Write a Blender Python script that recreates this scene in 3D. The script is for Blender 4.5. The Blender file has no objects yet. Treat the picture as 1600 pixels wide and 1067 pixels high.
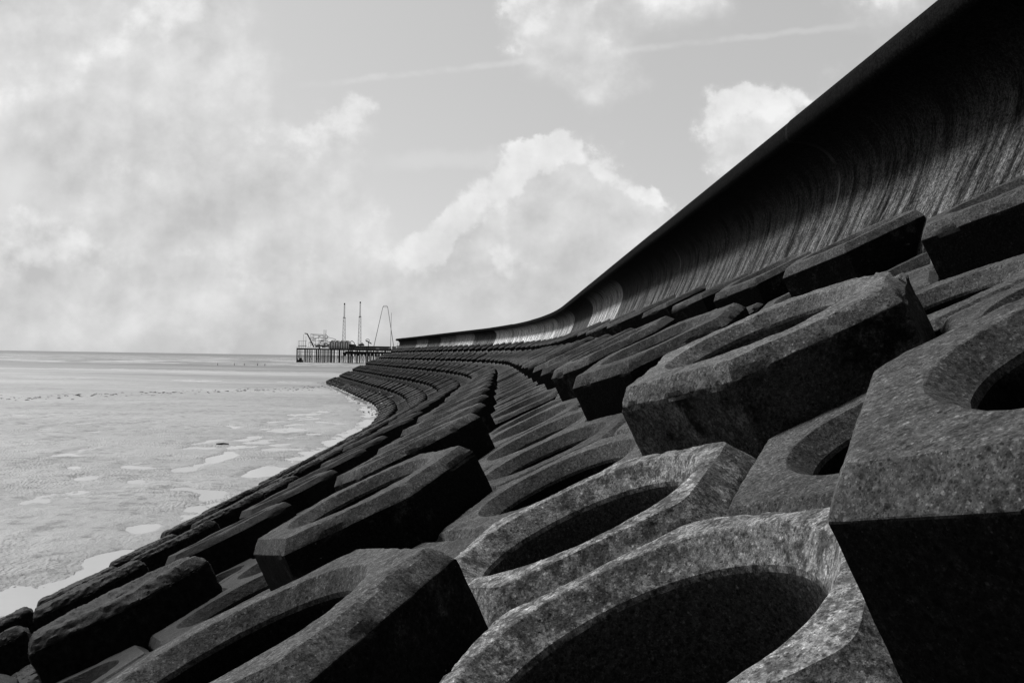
import bpy, bmesh, math, random
from mathutils import Vector, Matrix, noise
R = math.radians
SC = bpy.context.scene
COL = SC.collection
random.seed(7)

# ------------------------------------------------------------------ camera
F_PX, YAW, PITCH, ROLL = 1346.4, .0147, .0193, -.0158
CAM_Z = 5.85                                   # metres above the sand
def Rot():
    cy, sy, cp, sp, cr, sr = math.cos(YAW), math.sin(YAW), math.cos(PITCH), math.sin(PITCH), math.cos(ROLL), math.sin(ROLL)
    def back(X3, Y2, Z3):
        X = X3*cr + Z3*sr; Z2 = -X3*sr + Z3*cr
        Y = Y2*cp - Z2*sp; Z = Y2*sp + Z2*cp
        return Vector((X*cy + Y*sy, -X*sy + Y*cy, Z))
    r = back(1, 0, 0); u = back(0, 0, 1); b = -back(0, 1, 0)
    return Matrix((r, u, b)).transposed()
cd = bpy.data.cameras.new('camera'); cam = bpy.data.objects.new('camera', cd); COL.objects.link(cam)
cd.sensor_width = 36; cd.lens = F_PX/1600*36; cd.clip_start = .05; cd.clip_end = 20000
cam.matrix_world = Matrix.Translation((0, 0, CAM_Z)) @ Rot().to_4x4()
SC.camera = cam
SC.render.resolution_x = 1024; SC.render.resolution_y = 682
SC.view_settings.view_transform = 'Standard'; SC.view_settings.look = 'None'
SC.view_settings.exposure = 0; SC.view_settings.gamma = 1
SC.render.engine = 'CYCLES'
SC.cycles.max_bounces = 6; SC.cycles.diffuse_bounces = 3

# ------------------------------------------------------------------ sun and sky
EL, AZ = R(48), R(308)                         # azimuth clockwise from +Y
sd = bpy.data.lights.new('sun', 'SUN'); sd.energy = 3.7; sd.angle = R(12.0); sd.color = (1, 1, 1)
so = bpy.data.objects.new('sun', sd); COL.objects.link(so)
sv = Vector((math.cos(EL)*math.sin(AZ), math.cos(EL)*math.cos(AZ), math.sin(EL)))
so.rotation_euler = sv.to_track_quat('Z', 'Y').to_euler(); so.location = (0, 0, 60)

class NT:
    """small helper for writing node trees"""
    def __init__(s, tree): s.t = tree; s.n = tree.nodes; s.l = tree.links
    def new(s, typ, **k):
        n = s.n.new(typ)
        for a, v in k.items(): setattr(n, a, v)
        return n
    def put(s, sock, v):
        if hasattr(v, 'is_output') or isinstance(v, bpy.types.NodeSocket): s.l.new(v, sock)
        else: sock.default_value = v
    def m(s, op, a, b=None, c=None, clamp=False):
        n = s.new('ShaderNodeMath', operation=op); n.use_clamp = clamp
        s.put(n.inputs[0], a)
        if b is not None: s.put(n.inputs[1], b)
        if c is not None: s.put(n.inputs[2], c)
        return n.outputs[0]
    def vm(s, op, a, b=None, scale=None):
        n = s.new('ShaderNodeVectorMath', operation=op); s.put(n.inputs[0], a)
        if b is not None: s.put(n.inputs[1], b)
        if scale is not None: s.put(n.inputs['Scale'], scale)
        return n.outputs['Value'] if op in ('DOT_PRODUCT', 'LENGTH') else n.outputs[0]
    def xyz(s, v):
        n = s.new('ShaderNodeSeparateXYZ'); s.put(n.inputs[0], v); return n.outputs
    def cxyz(s, x, y, z):
        n = s.new('ShaderNodeCombineXYZ')
        for i, v in enumerate((x, y, z)): s.put(n.inputs[i], v)
        return n.outputs[0]
    def noise(s, vec, scale, detail=3, rough=.55, dist=0, out='Fac'):
        n = s.new('ShaderNodeTexNoise'); n.inputs['Scale'].default_value = scale
        n.inputs['Detail'].default_value = detail; n.inputs['Roughness'].default_value = rough
        n.inputs['Distortion'].default_value = dist
        if vec is not None: s.put(n.inputs['Vector'], vec)
        return n.outputs[out]
    def voro(s, vec, scale, feature='F1', rnd=1):
        n = s.new('ShaderNodeTexVoronoi', feature=feature); n.inputs['Scale'].default_value = scale
        n.inputs['Randomness'].default_value = rnd
        if vec is not None: s.put(n.inputs['Vector'], vec)
        return n.outputs[0]
    def ss(s, v, lo, hi, a=0., b=1.):
        n = s.new('ShaderNodeMapRange', interpolation_type='SMOOTHSTEP'); s.put(n.inputs[0], v)
        s.put(n.inputs[1], lo); s.put(n.inputs[2], hi); s.put(n.inputs[3], a); s.put(n.inputs[4], b)
        return n.outputs[0]
    def mix(s, f, a, b):
        n = s.new('ShaderNodeMix', data_type='FLOAT'); s.put(n.inputs[0], f); s.put(n.inputs[2], a); s.put(n.inputs[3], b)
        return n.outputs[0]

# cloud layout: direction (x/y, z/y), half sizes, weight
BLOBS = [(-.52,.30,.12,.10,.8),(-.38,.33,.085,.09,.9),(-.44,.19,.15,.10,.9),(-.30,.22,.085,.10,.85),(-.60,.42,.16,.08,.5),
 (-.34,.42,.06,.08,.6),(-.17,.27,.03,.035,.7),(-.20,.19,.07,.06,.6),(-.16,.13,.06,.06,.5),(-.52,.08,.16,.05,.8),(-.28,.10,.13,.05,.8),
 (.071,.222,.05,.036,1.5),(.03,.18,.055,.045,1.3),(.125,.185,.06,.045,1.2),(-.05,.135,.026,.032,1.3),(-.07,.10,.045,.03,1.2),
 (.0,.095,.07,.04,.8),(.09,.12,.08,.055,.8),(.16,.14,.05,.04,.5),(.06,.40,.07,.065,1.05),(.10,.335,.05,.035,.7),(.02,.27,.03,.02,-.5),(-.12,.36,.08,.06,-.5),(.18,.26,.03,.05,-.35),(-.10,.20,.03,.05,-.5),
 (.27,.285,.045,.035,.8),(.32,.30,.04,.03,.6),(.27,.245,.05,.04,.4),(.36,.24,.06,.05,.4),(.20,.22,.035,.04,-.5),(.22,.43,.07,.04,.6),(-.75,.2,.14,.2,.7),(.62,.3,.2,.2,.5),
 (.5,.16,.12,.07,.6),(-.56,.20,.03,.03,-.3),(.42,.44,.05,.05,.3)]
g = bpy.data.node_groups.new('cloud_density', 'ShaderNodeTree')
g.interface.new_socket('Vector', in_out='INPUT', socket_type='NodeSocketVector')
g.interface.new_socket('Density', in_out='OUTPUT', socket_type='NodeSocketFloat')
g.interface.new_socket('Fine', in_out='OUTPUT', socket_type='NodeSocketFloat')
G = NT(g); gi = G.new('NodeGroupInput'); go = G.new('NodeGroupOutput')
X, Y, Z = G.xyz(gi.outputs[0])[:3]
fine = G.noise(gi.outputs[0], 7.5, 10, .56, .0)
wv = G.vm('ADD', gi.outputs[0], G.vm('SCALE', G.vm('SUBTRACT', G.noise(gi.outputs[0], 13, 5, .6, out='Color'), (.5, .5, .5)), scale=.075))
X, Y, Z = G.xyz(wv)[:3]
acc = None
for (u, v, a, b, w) in BLOBS:
    du = G.m('MULTIPLY', G.m('SUBTRACT', X, u), 1/a); dv = G.m('MULTIPLY', G.m('SUBTRACT', Y, v), 1/b)
    e = G.m('EXPONENT', G.m('MULTIPLY', G.m('ADD', G.m('MULTIPLY', du, du), G.m('MULTIPLY', dv, dv)), -1.0))
    e = G.m('MULTIPLY', e, w); acc = e if acc is None else G.m('ADD', acc, e)
acc = G.m('MINIMUM', acc, 1.15)
low = G.ss(Y, .02, .16, .5, 0.)
dens = G.m('ADD', G.m('ADD', acc, low), G.m('MULTIPLY', G.m('SUBTRACT', fine, .5), 1.7))
G.l.new(dens, go.inputs[0]); G.l.new(fine, go.inputs[1])

wd = bpy.data.worlds.new('World'); SC.world = wd; wd.use_nodes = True
W = NT(wd.node_tree); bg = W.n['Background']
sky = W.new('ShaderNodeTexSky', sky_type='NISHITA'); sky.sun_disc = False
sky.sun_elevation = EL; sky.sun_rotation = AZ; sky.dust_density = 1.5
bw = W.new('ShaderNodeRGBToBW'); W.l.new(sky.outputs[0], bw.inputs[0])
tc = W.new('ShaderNodeTexCoord'); d = W.xyz(tc.outputs['Generated'])
front = W.ss(d[1], .05, .35)
yy = W.m('MAXIMUM', d[1], .12)
uu = W.m('DIVIDE', d[0], yy); vv = W.m('DIVIDE', d[2], yy)
p0 = W.cxyz(uu, vv, 0)
g1 = W.new('ShaderNodeGroup'); g1.node_tree = g; W.l.new(p0, g1.inputs[0])
g2 = W.new('ShaderNodeGroup'); g2.node_tree = g; W.l.new(W.vm('ADD', p0, (-.012, .022, 0)), g2.inputs[0])
D1, D2 = g1.outputs[0], g2.outputs[0]
rim = W.m('SUBTRACT', D1, D2)
wid = W.ss(rim, .0, .35, .75, .30)
cover = W.ss(D1, .14, W.m('ADD', .14, wid))
fd = W.m('SUBTRACT', g1.outputs[1], g2.outputs[1])
lum = W.m('ADD', 6.45, W.m('MULTIPLY', fd, 7.5))
lum = W.m('ADD', lum, W.m('MULTIPLY', W.ss(rim, .1, .5), 1.2))
lum = W.m('ADD', lum, W.m('MULTIPLY', W.ss(D1, .7, 1.6), -.25))
b1 = W.noise(p0, 5.5, 4, .5); b2 = W.noise(W.vm('ADD', p0, (-.03, .05, 0)), 5.5, 4, .5)
lum = W.m('ADD', lum, W.m('MULTIPLY', W.m('SUBTRACT', b1, b2), 3.6))
lum = W.m('ADD', lum, W.ss(vv, .02, .30, -.1, .5))
lum = W.m('MINIMUM', W.m('MAXIMUM', lum, 5.4), 9.0)
clear = W.m('ADD', W.m('MULTIPLY', bw.outputs[0], .55), W.m('MULTIPLY', front, 3.6))
# thin old contrail crossing the clear part
c1 = W.m('SUBTRACT', vv, W.m('ADD', .343, W.m('MULTIPLY', uu, .132)))
c1 = W.m('ADD', c1, W.m('MULTIPLY', W.m('SUBTRACT', W.noise(p0, 30, 3), .5), .010))
tr = W.m('MULTIPLY', W.ss(W.m('ABSOLUTE', c1), .0005, .006, .62, 0.), W.ss(uu, -.27, -.15))
tr = W.m('MULTIPLY', tr, W.ss(uu, .35, .5, 1., 0.)); tr = W.m('MULTIPLY', tr, W.ss(W.noise(p0, 14, 4, .7), .35, .6, .3, 1.1))
c2 = W.m('ADD', W.m('SUBTRACT', vv, W.m('ADD', .232, W.m('MULTIPLY', uu, .05))), W.m('MULTIPLY', W.m('SUBTRACT', W.noise(p0, 22, 4), .5), .03))
tr2 = W.m('MULTIPLY', W.ss(W.m('ABSOLUTE', c2), .002, .016, .45, 0.), W.ss(W.m('ABSOLUTE', W.m('ADD', uu, .06)), .04, .10, 1., 0.))
tr = W.m('ADD', tr, tr2)
clear = W.m('ADD', clear, tr)
Ls = W.mix(W.m('MULTIPLY', cover, front), clear, lum)
cc = W.new('ShaderNodeCombineColor')
for i in range(3): W.l.new(Ls, cc.inputs[i])
W.l.new(cc.outputs[0], bg.inputs[0]); bg.inputs[1].default_value = .1
wd.cycles.sampling_method = 'MANUAL'; wd.cycles.sample_map_resolution = 512

# ------------------------------------------------------------------ helpers
def link(name, me, mat=None, parent=None):
    o = bpy.data.objects.new(name, me); COL.objects.link(o)
    if mat is not None and me is not None and not len(me.materials):
        for mm in (mat if isinstance(mat, (list, tuple)) else [mat]): me.materials.append(mm)
    if parent: o.parent = parent
    return o
def tag(o, label=None, cat=None, group=None, kind=None):
    if label: o['label'] = label
    if cat: o['category'] = cat
    if group: o['group'] = group
    if kind: o['kind'] = kind
    return o
def empty(name, loc): 
    o = bpy.data.objects.new(name, None); COL.objects.link(o); o.location = loc; return o
def mesh(name, vs, fs, smooth=False, mi=None):
    me = bpy.data.meshes.new(name); me.from_pydata(vs, [], fs)
    if smooth: me.polygons.foreach_set('use_smooth', [True]*len(me.polygons))
    if mi: me.polygons.foreach_set('material_index', mi)
    me.update(); return me
class MB:
    def __init__(s): s.v = []; s.f = []
    def box(s, c, d, rot=None):
        n = len(s.v)
        for sx in (-1, 1):
            for sy in (-1, 1):
                for sz in (-1, 1):
                    p = Vector((sx*d[0]/2, sy*d[1]/2, sz*d[2]/2))
                    if rot: p = rot @ p
                    s.v.append(tuple(p + Vector(c)))
        for q in ((0,1,3,2),(4,6,7,5),(0,4,5,1),(2,3,7,6),(0,2,6,4),(1,5,7,3)): s.f.append(tuple(n+i for i in q))
        return s
    def bar(s, a, b, r, k=6, r2=None):
        a, b = Vector(a), Vector(b); r2 = r if r2 is None else r2
        z = (b-a).normalized(); x = z.orthogonal().normalized(); y = z.cross(x); n = len(s.v)
        for p, q in ((a, r), (b, r2)):
            for i in range(k):
                t = 2*math.pi*i/k; s.v.append(tuple(p + x*q*math.cos(t) + y*q*math.sin(t)))
        for i in range(k): j = (i+1) % k; s.f.append((n+i, n+j, n+k+j, n+k+i))
        s.f.append(tuple(n+i for i in reversed(range(k)))); s.f.append(tuple(n+k+i for i in range(k)))
        return s
    def build(s, name, mat, parent=None, smooth=False):
        return link(name, mesh(name, s.v, s.f, smooth), mat, parent)

def base_mat(name):
    m = bpy.data.materials.new(name); m.use_nodes = True
    T = NT(m.node_tree); return m, T, T.n['Principled BSDF']
def grey(T, v):
    c = T.new('ShaderNodeCombineColor')
    for i in range(3): T.put(c.inputs[i], v)
    return c.outputs[0]
def simple(name, v, rough=.6, metal=0, vary=.25, scale=1.5):
    m, T, b = base_mat(name); pos = T.new('ShaderNodeNewGeometry').outputs['Position']
    n = T.noise(pos, scale, 4); col = T.m('MULTIPLY', v, T.ss(n, .3, .7, 1-vary, 1+vary))
    T.l.new(grey(T, col), b.inputs['Base Color']); b.inputs['Roughness'].default_value = rough; b.inputs['Metallic'].default_value = metal
    return m

# ------------------------------------------------------------------ materials
def concrete(name, side=False, top=.068):
    """weathered aggregate concrete; obj.color.r scales how clean a casting is"""
    m, T, b = base_mat(name)
    pos = T.new('ShaderNodeNewGeometry').outputs['Position']
    oi = T.new('ShaderNodeObjectInfo'); clean = T.xyz(oi.outputs['Color'])[0]
    z = T.xyz(pos)[2]
    big = T.noise(pos, 1.1, 5, .6); mid = T.noise(pos, 7, 5, .65); fin = T.noise(pos, 55, 4, .7); gr = T.noise(pos, 190, 2, .6)
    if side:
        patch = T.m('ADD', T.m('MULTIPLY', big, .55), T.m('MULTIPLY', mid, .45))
        # algae film and painted shade on sides and hole walls, ragged bare patches
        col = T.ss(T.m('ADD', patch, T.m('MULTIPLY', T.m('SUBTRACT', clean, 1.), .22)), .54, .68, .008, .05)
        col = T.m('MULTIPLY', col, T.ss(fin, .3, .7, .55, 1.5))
    else:
        col = T.m('MULTIPLY', top, T.ss(big, .3, .7, .78, 1.25))
        col = T.m('MULTIPLY', col, T.ss(mid, .3, .72, .76, 1.25))
        col = T.m('MULTIPLY', col, T.ss(fin, .3, .7, .6, 1.42))
        stain = T.ss(T.noise(T.vm('MULTIPLY', pos, (1, 1, .6)), 3.2, 6, .7), .56, .66)
        col = T.m('MULTIPLY', col, T.mix(stain, 1., .62))
        col = T.m('MULTIPLY', col, clean)
        scour = T.ss(clean, 1.6, 2.2); patchy = T.ss(T.m('ADD', T.noise(pos, 11, 7, .75), T.m('MULTIPLY', big, .35)), .62, .72, 1.15, .40)
        col = T.m('MULTIPLY', col, T.mix(scour, 1., patchy))
    def cells(sc):
        vc = T.new('ShaderNodeTexVoronoi'); vc.inputs['Scale'].default_value = sc; T.l.new(pos, vc.inputs['Vector'])
        c3 = T.xyz(vc.outputs['Color']); return c3[0], c3[1], vc.outputs['Distance']
    for sc, hi_, lo_ in ((48, .93, .10), (95, .88, .16), (210, .82, .22)):
        a1_, a2_, ds_ = cells(sc)
        core = T.ss(ds_, .25, .55, 1., 0.)
        br = T.m('MULTIPLY', T.ss(a1_, hi_, hi_+.02), core); dk_ = T.m('MULTIPLY', T.ss(a1_, lo_, lo_-.02), core)
        col = T.m('MULTIPLY', col, T.mix(br, T.mix(dk_, T.ss(a2_, 0., 1., .82, 1.18), .38), 1.9))
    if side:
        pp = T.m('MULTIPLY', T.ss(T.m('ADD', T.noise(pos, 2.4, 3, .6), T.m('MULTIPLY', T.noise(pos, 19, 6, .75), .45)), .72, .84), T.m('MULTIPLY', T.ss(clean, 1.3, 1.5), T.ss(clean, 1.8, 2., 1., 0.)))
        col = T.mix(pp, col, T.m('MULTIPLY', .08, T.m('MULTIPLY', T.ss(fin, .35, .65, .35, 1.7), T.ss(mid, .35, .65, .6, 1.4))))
    # pale aggregate, shell flecks and bleached lichen spots
    sp = T.ss(T.voro(pos, 46), .05, .15, 1., 0.)
    sp = T.m('MULTIPLY', sp, T.ss(T.noise(pos, 9, 2), .52, .66))
    sp2 = T.m('MULTIPLY', T.ss(T.voro(pos, 9), .035, .065, 1., 0.), T.ss(T.noise(pos, 2.3, 2), .55, .6))
    spk = T.m('MAXIMUM', T.m('MULTIPLY', sp, .5 if side else .55), sp2)
    lich = T.ss(T.m('ADD', T.noise(pos, 2.1, 3), T.m('MULTIPLY', T.noise(pos, 24, 6, .75), .5)), .98, 1.06)
    lich = T.m('MULTIPLY', lich, .55)
    col = T.mix(T.m('MAXIMUM', T.m('MULTIPLY', spk, .6), lich), col, .24 if not side else .17)
    # bug holes
    ph = T.m('MULTIPLY', T.ss(T.voro(pos, 17), .07, .13, 1., 0.), T.ss(T.noise(pos, 3.1, 2), .5, .56))
    col = T.m('MULTIPLY', col, T.mix(ph, 1., .35))
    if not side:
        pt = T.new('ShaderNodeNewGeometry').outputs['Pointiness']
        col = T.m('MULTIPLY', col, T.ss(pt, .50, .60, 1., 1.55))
    # tide line: weed and algae take over downwards
    tl = T.m('ADD', z, T.m('MULTIPLY', T.m('SUBTRACT', T.noise(pos, .9, 5, .65), .5), 1.7))
    tl = T.m('SUBTRACT', tl, T.ss(T.xyz(pos)[1], 55, 115, 0., 1.15))       # growth reaches higher in the sheltered bend
    wet = T.ss(tl, 2.7, 4.6, 1., 0.)
    weed = T.m('MULTIPLY', .0085, T.ss(T.noise(pos, 16, 5, .7), .35, .75, .45, 2.4))
    col = T.mix(T.m('MULTIPLY', wet, .93), col, weed)
    T.l.new(grey(T, col), b.inputs['Base Color'])
    T.put(b.inputs['Roughness'], T.mix(wet, .88, .55)); T.put(b.inputs['Specular IOR Level'], .06 if side else T.mix(wet, .10, .10))
    h = T.m('ADD', T.m('MULTIPLY', mid, .8), T.m('MULTIPLY', fin, .30))
    h = T.m('SUBTRACT', h, T.m('MULTIPLY', ph, .35))
    h = T.m('ADD', h, T.m('MULTIPLY', T.m('MULTIPLY', wet, T.noise(pos, 13, 5, .7)), 1.6))
    bp = T.new('ShaderNodeBump'); bp.inputs['Strength'].default_value = .55; bp.inputs['Distance'].default_value = .016
    T.l.new(h, bp.inputs['Height']); T.l.new(bp.outputs[0], b.inputs['Normal'])
    return m
M_TOP = concrete('weathered_concrete'); M_SIDE = concrete('algae_and_shade_concrete', True)
M_BED = simple('dark_bedding_stone', .018, .95, scale=6)

def wall_mat():
    m, T, b = base_mat('sea_wall_concrete')
    uvn = T.new('ShaderNodeUVMap'); uvn.uv_map = 'UVMap'; uv = T.xyz(uvn.outputs[0]); pos = T.new('ShaderNodeNewGeometry').outputs['Position']
    pale = T.xyz(T.new('ShaderNodeObjectInfo').outputs['Color'])[0]     # 1 = normal panel, above 1 = wet sheen painted as pale concrete
    u, v = uv[0], uv[1]
    ww = T.m('MULTIPLY', T.m('SUBTRACT', T.noise(T.cxyz(u, T.m('MULTIPLY', v, .8), 0), 1.3, 3), .5), .10)
    us = T.m('ADD', u, ww)
    s1 = T.noise(T.cxyz(us, T.m('MULTIPLY', v, .07), 0), 2.2, 5, .65)
    s2 = T.m('ADD', T.m('MULTIPLY', T.noise(T.cxyz(us, T.m('MULTIPLY', v, .11), 3.3), 10, 7, .8), .72), T.m('MULTIPLY', T.noise(pos, 5, 7, .8), .28))
    s3 = T.noise(T.cxyz(us, T.m('MULTIPLY', v, .16), 7.3), 55, 3, .7)
    gr = T.noise(pos, 30, 5, .75); gr2 = T.noise(pos, 120, 2, .6)
    pl = T.m('SUBTRACT', pale, 1.)
    # black growth and painted lip shade in ragged streaks, paler concrete lower down
    edge = T.m('ADD', v, T.m('MULTIPLY', T.m('SUBTRACT', s2, .5), 2.6))
    edge = T.m('ADD', edge, T.m('MULTIPLY', T.m('SUBTRACT', s1, .5), 2.6))
    edge = T.m('SUBTRACT', edge, T.m('MULTIPLY', pl, .55))
    bare = T.ss(edge, .5, 2.0, 1., 0.)
    st = T.m('MULTIPLY', T.ss(s2, .40, .60, .14, 1.45), T.ss(s3, .3, .7, .6, 1.4))
    colb = T.m('MULTIPLY', T.mix(pl, .095, .72), st)
    colb = T.m('MULTIPLY', colb, T.ss(s1, .38, .60, .28, 1.5))
    col = T.mix(bare, T.m('MULTIPLY', .006, T.ss(s2, .3, .7, .7, 1.5)), colb)
    gs = T.mix(pl, 1., .5)
    col = T.m('MULTIPLY', col, T.mix(gs, 1., T.m('MULTIPLY', T.ss(gr, .35, .65, .3, 1.8), T.ss(gr2, .3, .7, .6, 1.4))))
    hl = T.m('MULTIPLY', T.ss(T.noise(T.cxyz(us, T.m('MULTIPLY', v, .22), 11.), 7, 4, .7), .60, .70), T.ss(v, .3, 1.7, 1., 0.))
    hl = T.m('MULTIPLY', hl, T.ss(gr, .35, .6, .25, 1.))
    col = T.mix(T.m('MULTIPLY', hl, .6), col, .20)
    # limescale run at the construction joints
    frac = T.m('SUBTRACT', u, T.m('MULTIPLY', T.m('ROUND', T.m('DIVIDE', u, 11.75)), 11.75))
    jn = T.m('ABSOLUTE', T.m('ADD', frac, T.m('MULTIPLY', T.m('SUBTRACT', T.noise(T.cxyz(0, v, u), 4, 3), .5), .05)))
    jl = T.m('MULTIPLY', T.ss(jn, .012, .075, 1., 0.), T.ss(T.noise(T.cxyz(T.m('MULTIPLY', u, .2), v, 0), 1.6, 3), .3, .5))
    jl = T.m('MULTIPLY', jl, T.ss(v, .9, 2.0, .7, .06))
    col = T.mix(jl, col, .26)
    T.l.new(grey(T, col), b.inputs['Base Color'])
    b.inputs['Roughness'].default_value = .9; b.inputs['Specular IOR Level'].default_value = .02
    bp = T.new('ShaderNodeBump'); bp.inputs['Strength'].default_value = .6; bp.inputs['Distance'].default_value = .02
    T.l.new(T.m('ADD', T.m('MULTIPLY', s2, .8), T.m('ADD', T.m('MULTIPLY', gr, .6), T.m('MULTIPLY', s3, .3))), bp.inputs['Height']); T.l.new(bp.outputs[0], b.inputs['Normal'])
    return m
M_WALL = wall_mat()

def sand_mat():
    m, T, b = base_mat('wet_sand')
    pos = T.new('ShaderNodeNewGeometry').outputs['Position']; x, y, z = T.xyz(pos)[:3]
    far = T.ss(y, 60, 260)
    big = T.noise(T.vm('MULTIPLY', pos, (.35, 1, 1)), .05, 5, .6); mid = T.noise(T.vm('MULTIPLY', pos, (.5, 1, 1)), .5, 5, .65); fin = T.noise(pos, 40, 3, .7)
    col = T.m('MULTIPLY', .355, T.ss(big, .3, .7, .86, 1.12))
    col = T.m('MULTIPLY', col, T.ss(mid, .3, .7, .9, 1.08)); col = T.m('MULTIPLY', col, T.ss(fin, .3, .7, .9, 1.1))
    # low ground stays wetter and darker; far bars of shingle and drained sand
    wet = T.ss(z, -.02, .05, 1., 0.)
    col = T.m('MULTIPLY', col, T.mix(wet, 1., .8))
    band = T.noise(T.cxyz(T.m('MULTIPLY', x, .002), T.m('ADD', T.m('MULTIPLY', y, .011), T.m('MULTIPLY', x, .003)), 0), 2.6, 5, .6)
    col = T.m('MULTIPLY', col, T.mix(far, 1., T.ss(band, .36, .62, .62, 1.12)))
    dimple_shade = T.ss(T.m('ADD', T.noise(T.vm('MULTIPLY', pos, (.8, 1, 1)), 1.5, 6, .75), T.m('MULTIPLY', T.noise(pos, .18, 2), .4)), .70, .84)  # blotches of dimple shadow painted into the sand colour
    col = T.m('MULTIPLY', col, T.mix(T.m('MULTIPLY', dimple_shade, T.m('SUBTRACT', 1., far)), 1., .60))
    dk = T.ss(T.m('ADD', y, T.m('MULTIPLY', x, -.3)), 330, 480)
    col = T.m('MULTIPLY', col, T.mix(dk, 1., .6))
    # the odd dark weed or shell fragment
    fr = T.m('MULTIPLY', T.ss(T.voro(T.vm('MULTIPLY', pos, (1, .8, 1)), .9), .03, .05, 1., 0.), T.ss(T.noise(pos, .12, 2), .5, .62))
    col = T.m('MULTIPLY', col, T.mix(fr, 1., .35))
    T.l.new(grey(T, col), b.inputs['Base Color'])
    T.put(b.inputs['Roughness'], T.mix(wet, .62, .4)); b.inputs['Specular IOR Level'].default_value = .4
    # tide ripples, roughly parallel to the wall
    wx = T.m('ADD', x, T.m('MULTIPLY', y, .55)); warp = T.noise(pos, .55, 4, .6); warp2 = T.noise(pos, 2.4, 3, .6)
    ph = T.m('ADD', T.m('MULTIPLY', wx, 24.), T.m('ADD', T.m('MULTIPLY', warp, 46.), T.m('MULTIPLY', warp2, 12.)))
    rp = T.m('MULTIPLY', T.m('ADD', T.m('SINE', ph), 1.), .5)
    amp = T.ss(T.noise(T.vm('MULTIPLY', pos, (.7, 1, 1)), .16, 3), .40, .62, .05, 1.)
    amp = T.m('MULTIPLY', amp, T.m('SUBTRACT', 1., far))
    h = T.m('ADD', T.m('MULTIPLY', T.m('MULTIPLY', rp, amp), .032), T.m('MULTIPLY', T.noise(pos, 3.2, 6, .75), .11))
    h = T.m('ADD', h, T.m('MULTIPLY', fin, .004))
    bp = T.new('ShaderNodeBump'); bp.inputs['Strength'].default_value = .9; bp.inputs['Distance'].default_value = 1.
    T.l.new(h, bp.inputs['Height']); T.l.new(bp.outputs[0], b.inputs['Normal'])
    return m
M_SAND = sand_mat()
def water_mat(name, base, rough, bump, sc, foam=False):
    m, T, b = base_mat(name)
    pos = T.new('ShaderNodeNewGeometry').outputs['Position']; x, y, z = T.xyz(pos)[:3]
    col = base
    if foam:
        q = T.cxyz(T.m('MULTIPLY', x, .012), T.m('MULTIPLY', y, .055), 0)
        n = T.noise(q, 1.5, 6, .7, .5); n2 = T.noise(T.vm('MULTIPLY', pos, (.15, .5, 1)), .35, 4, .7)
        lines = T.ss(T.m('ADD', n, T.m('MULTIPLY', n2, .35)), .69, .76)
        near = T.ss(y, 900, 2600, 1., .12)
        lines = T.m('MULTIPLY', lines, near)
        col = T.mix(lines, T.m('MULTIPLY', base, T.ss(n2, .3, .7, .7, 1.3)), .8)
        T.put(b.inputs['Roughness'], T.mix(lines, rough, .9))
    else: b.inputs['Roughness'].default_value = rough
    T.l.new(grey(T, col), b.inputs['Base Color']); b.inputs['IOR'].default_value = 1.333
    bp = T.new('ShaderNodeBump'); bp.inputs['Strength'].default_value = bump; bp.inputs['Distance'].default_value = .1 if not foam else 1.
    T.l.new(T.noise(T.vm('MULTIPLY', pos, (.6, 1, 1)), sc, 5, .6), bp.inputs['Height']); T.l.new(bp.outputs[0], b.inputs['Normal'])
    return m
M_POOL = water_mat('pool_water', .44, .04, .04, 1.5)
M_SEA = water_mat('sea_water', .10, .35, .9, .25, True)

# ------------------------------------------------------------------ plan of the coast
TH, H0, T0, Y0, Q = .4532, .679, .3157, 3.5919, 1.018
S3 = 3**.5; PITCHW = S3*Q
ct, st_ = math.cos(TH), math.sin(TH)
DS = .25; S_START = -16.; PATH = []
def heading_rate(s):
    if 60 < s < 114: return R(15.3)/54
    if 186 < s < 232: return -R(78)/46
    return 0.
x = 0.; y = S_START; a = 0.; s = S_START
while s < 330:
    PATH.append((x, y, a, heading_rate(s)))
    a += heading_rate(s)*DS; x -= math.sin(a)*DS; y += math.cos(a)*DS; s += DS
def frame(s):
    i = (s - S_START)/DS; k = min(max(int(i), 0), len(PATH)-2); f = i-k
    p, q = PATH[k], PATH[k+1]
    return p[0]+(q[0]-p[0])*f, p[1]+(q[1]-p[1])*f, p[2]+(q[2]-p[2])*f, p[3]
def world(s, X, Z):
    px, py, a, k = frame(s)
    return Vector((px + X*math.cos(a), py + X*math.sin(a), Z + CAM_Z))
def slope(t, n): return t*ct - n*st_, t*st_ + n*ct - H0     # across the coast, height relative to camera

def sweep(name, prof, s0, s1, step, mat, parent=None, smooth=True, uv=False):
    n = max(2, int((s1-s0)/step)+1); vs = []; fs = []; m = len(prof)
    for i in range(n):
        s = s0 + (s1-s0)*i/(n-1)
        for (X, Z) in prof: vs.append(tuple(world(s, X, Z)))
    for i in range(n-1):
        for j in range(m-1): fs.append((i*m+j, i*m+j+1, (i+1)*m+j+1, (i+1)*m+j))
    me = mesh(name, vs, fs, smooth)
    if uv:
        ln = [0.]
        for j in range(1, m): ln.append(ln[-1] + math.dist(prof[j-1], prof[j]))
        ul = me.uv_layers.new(name='UVMap')
        for p in me.polygons:
            for li in p.loop_indices:
                vi = me.loops[li].vertex_index; i, j = divmod(vi, m)
                ul.data[li].uv = (s0 + (s1-s0)*i/(n-1), ln[j]-uv)
    return link(name, me, mat, parent)

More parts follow.
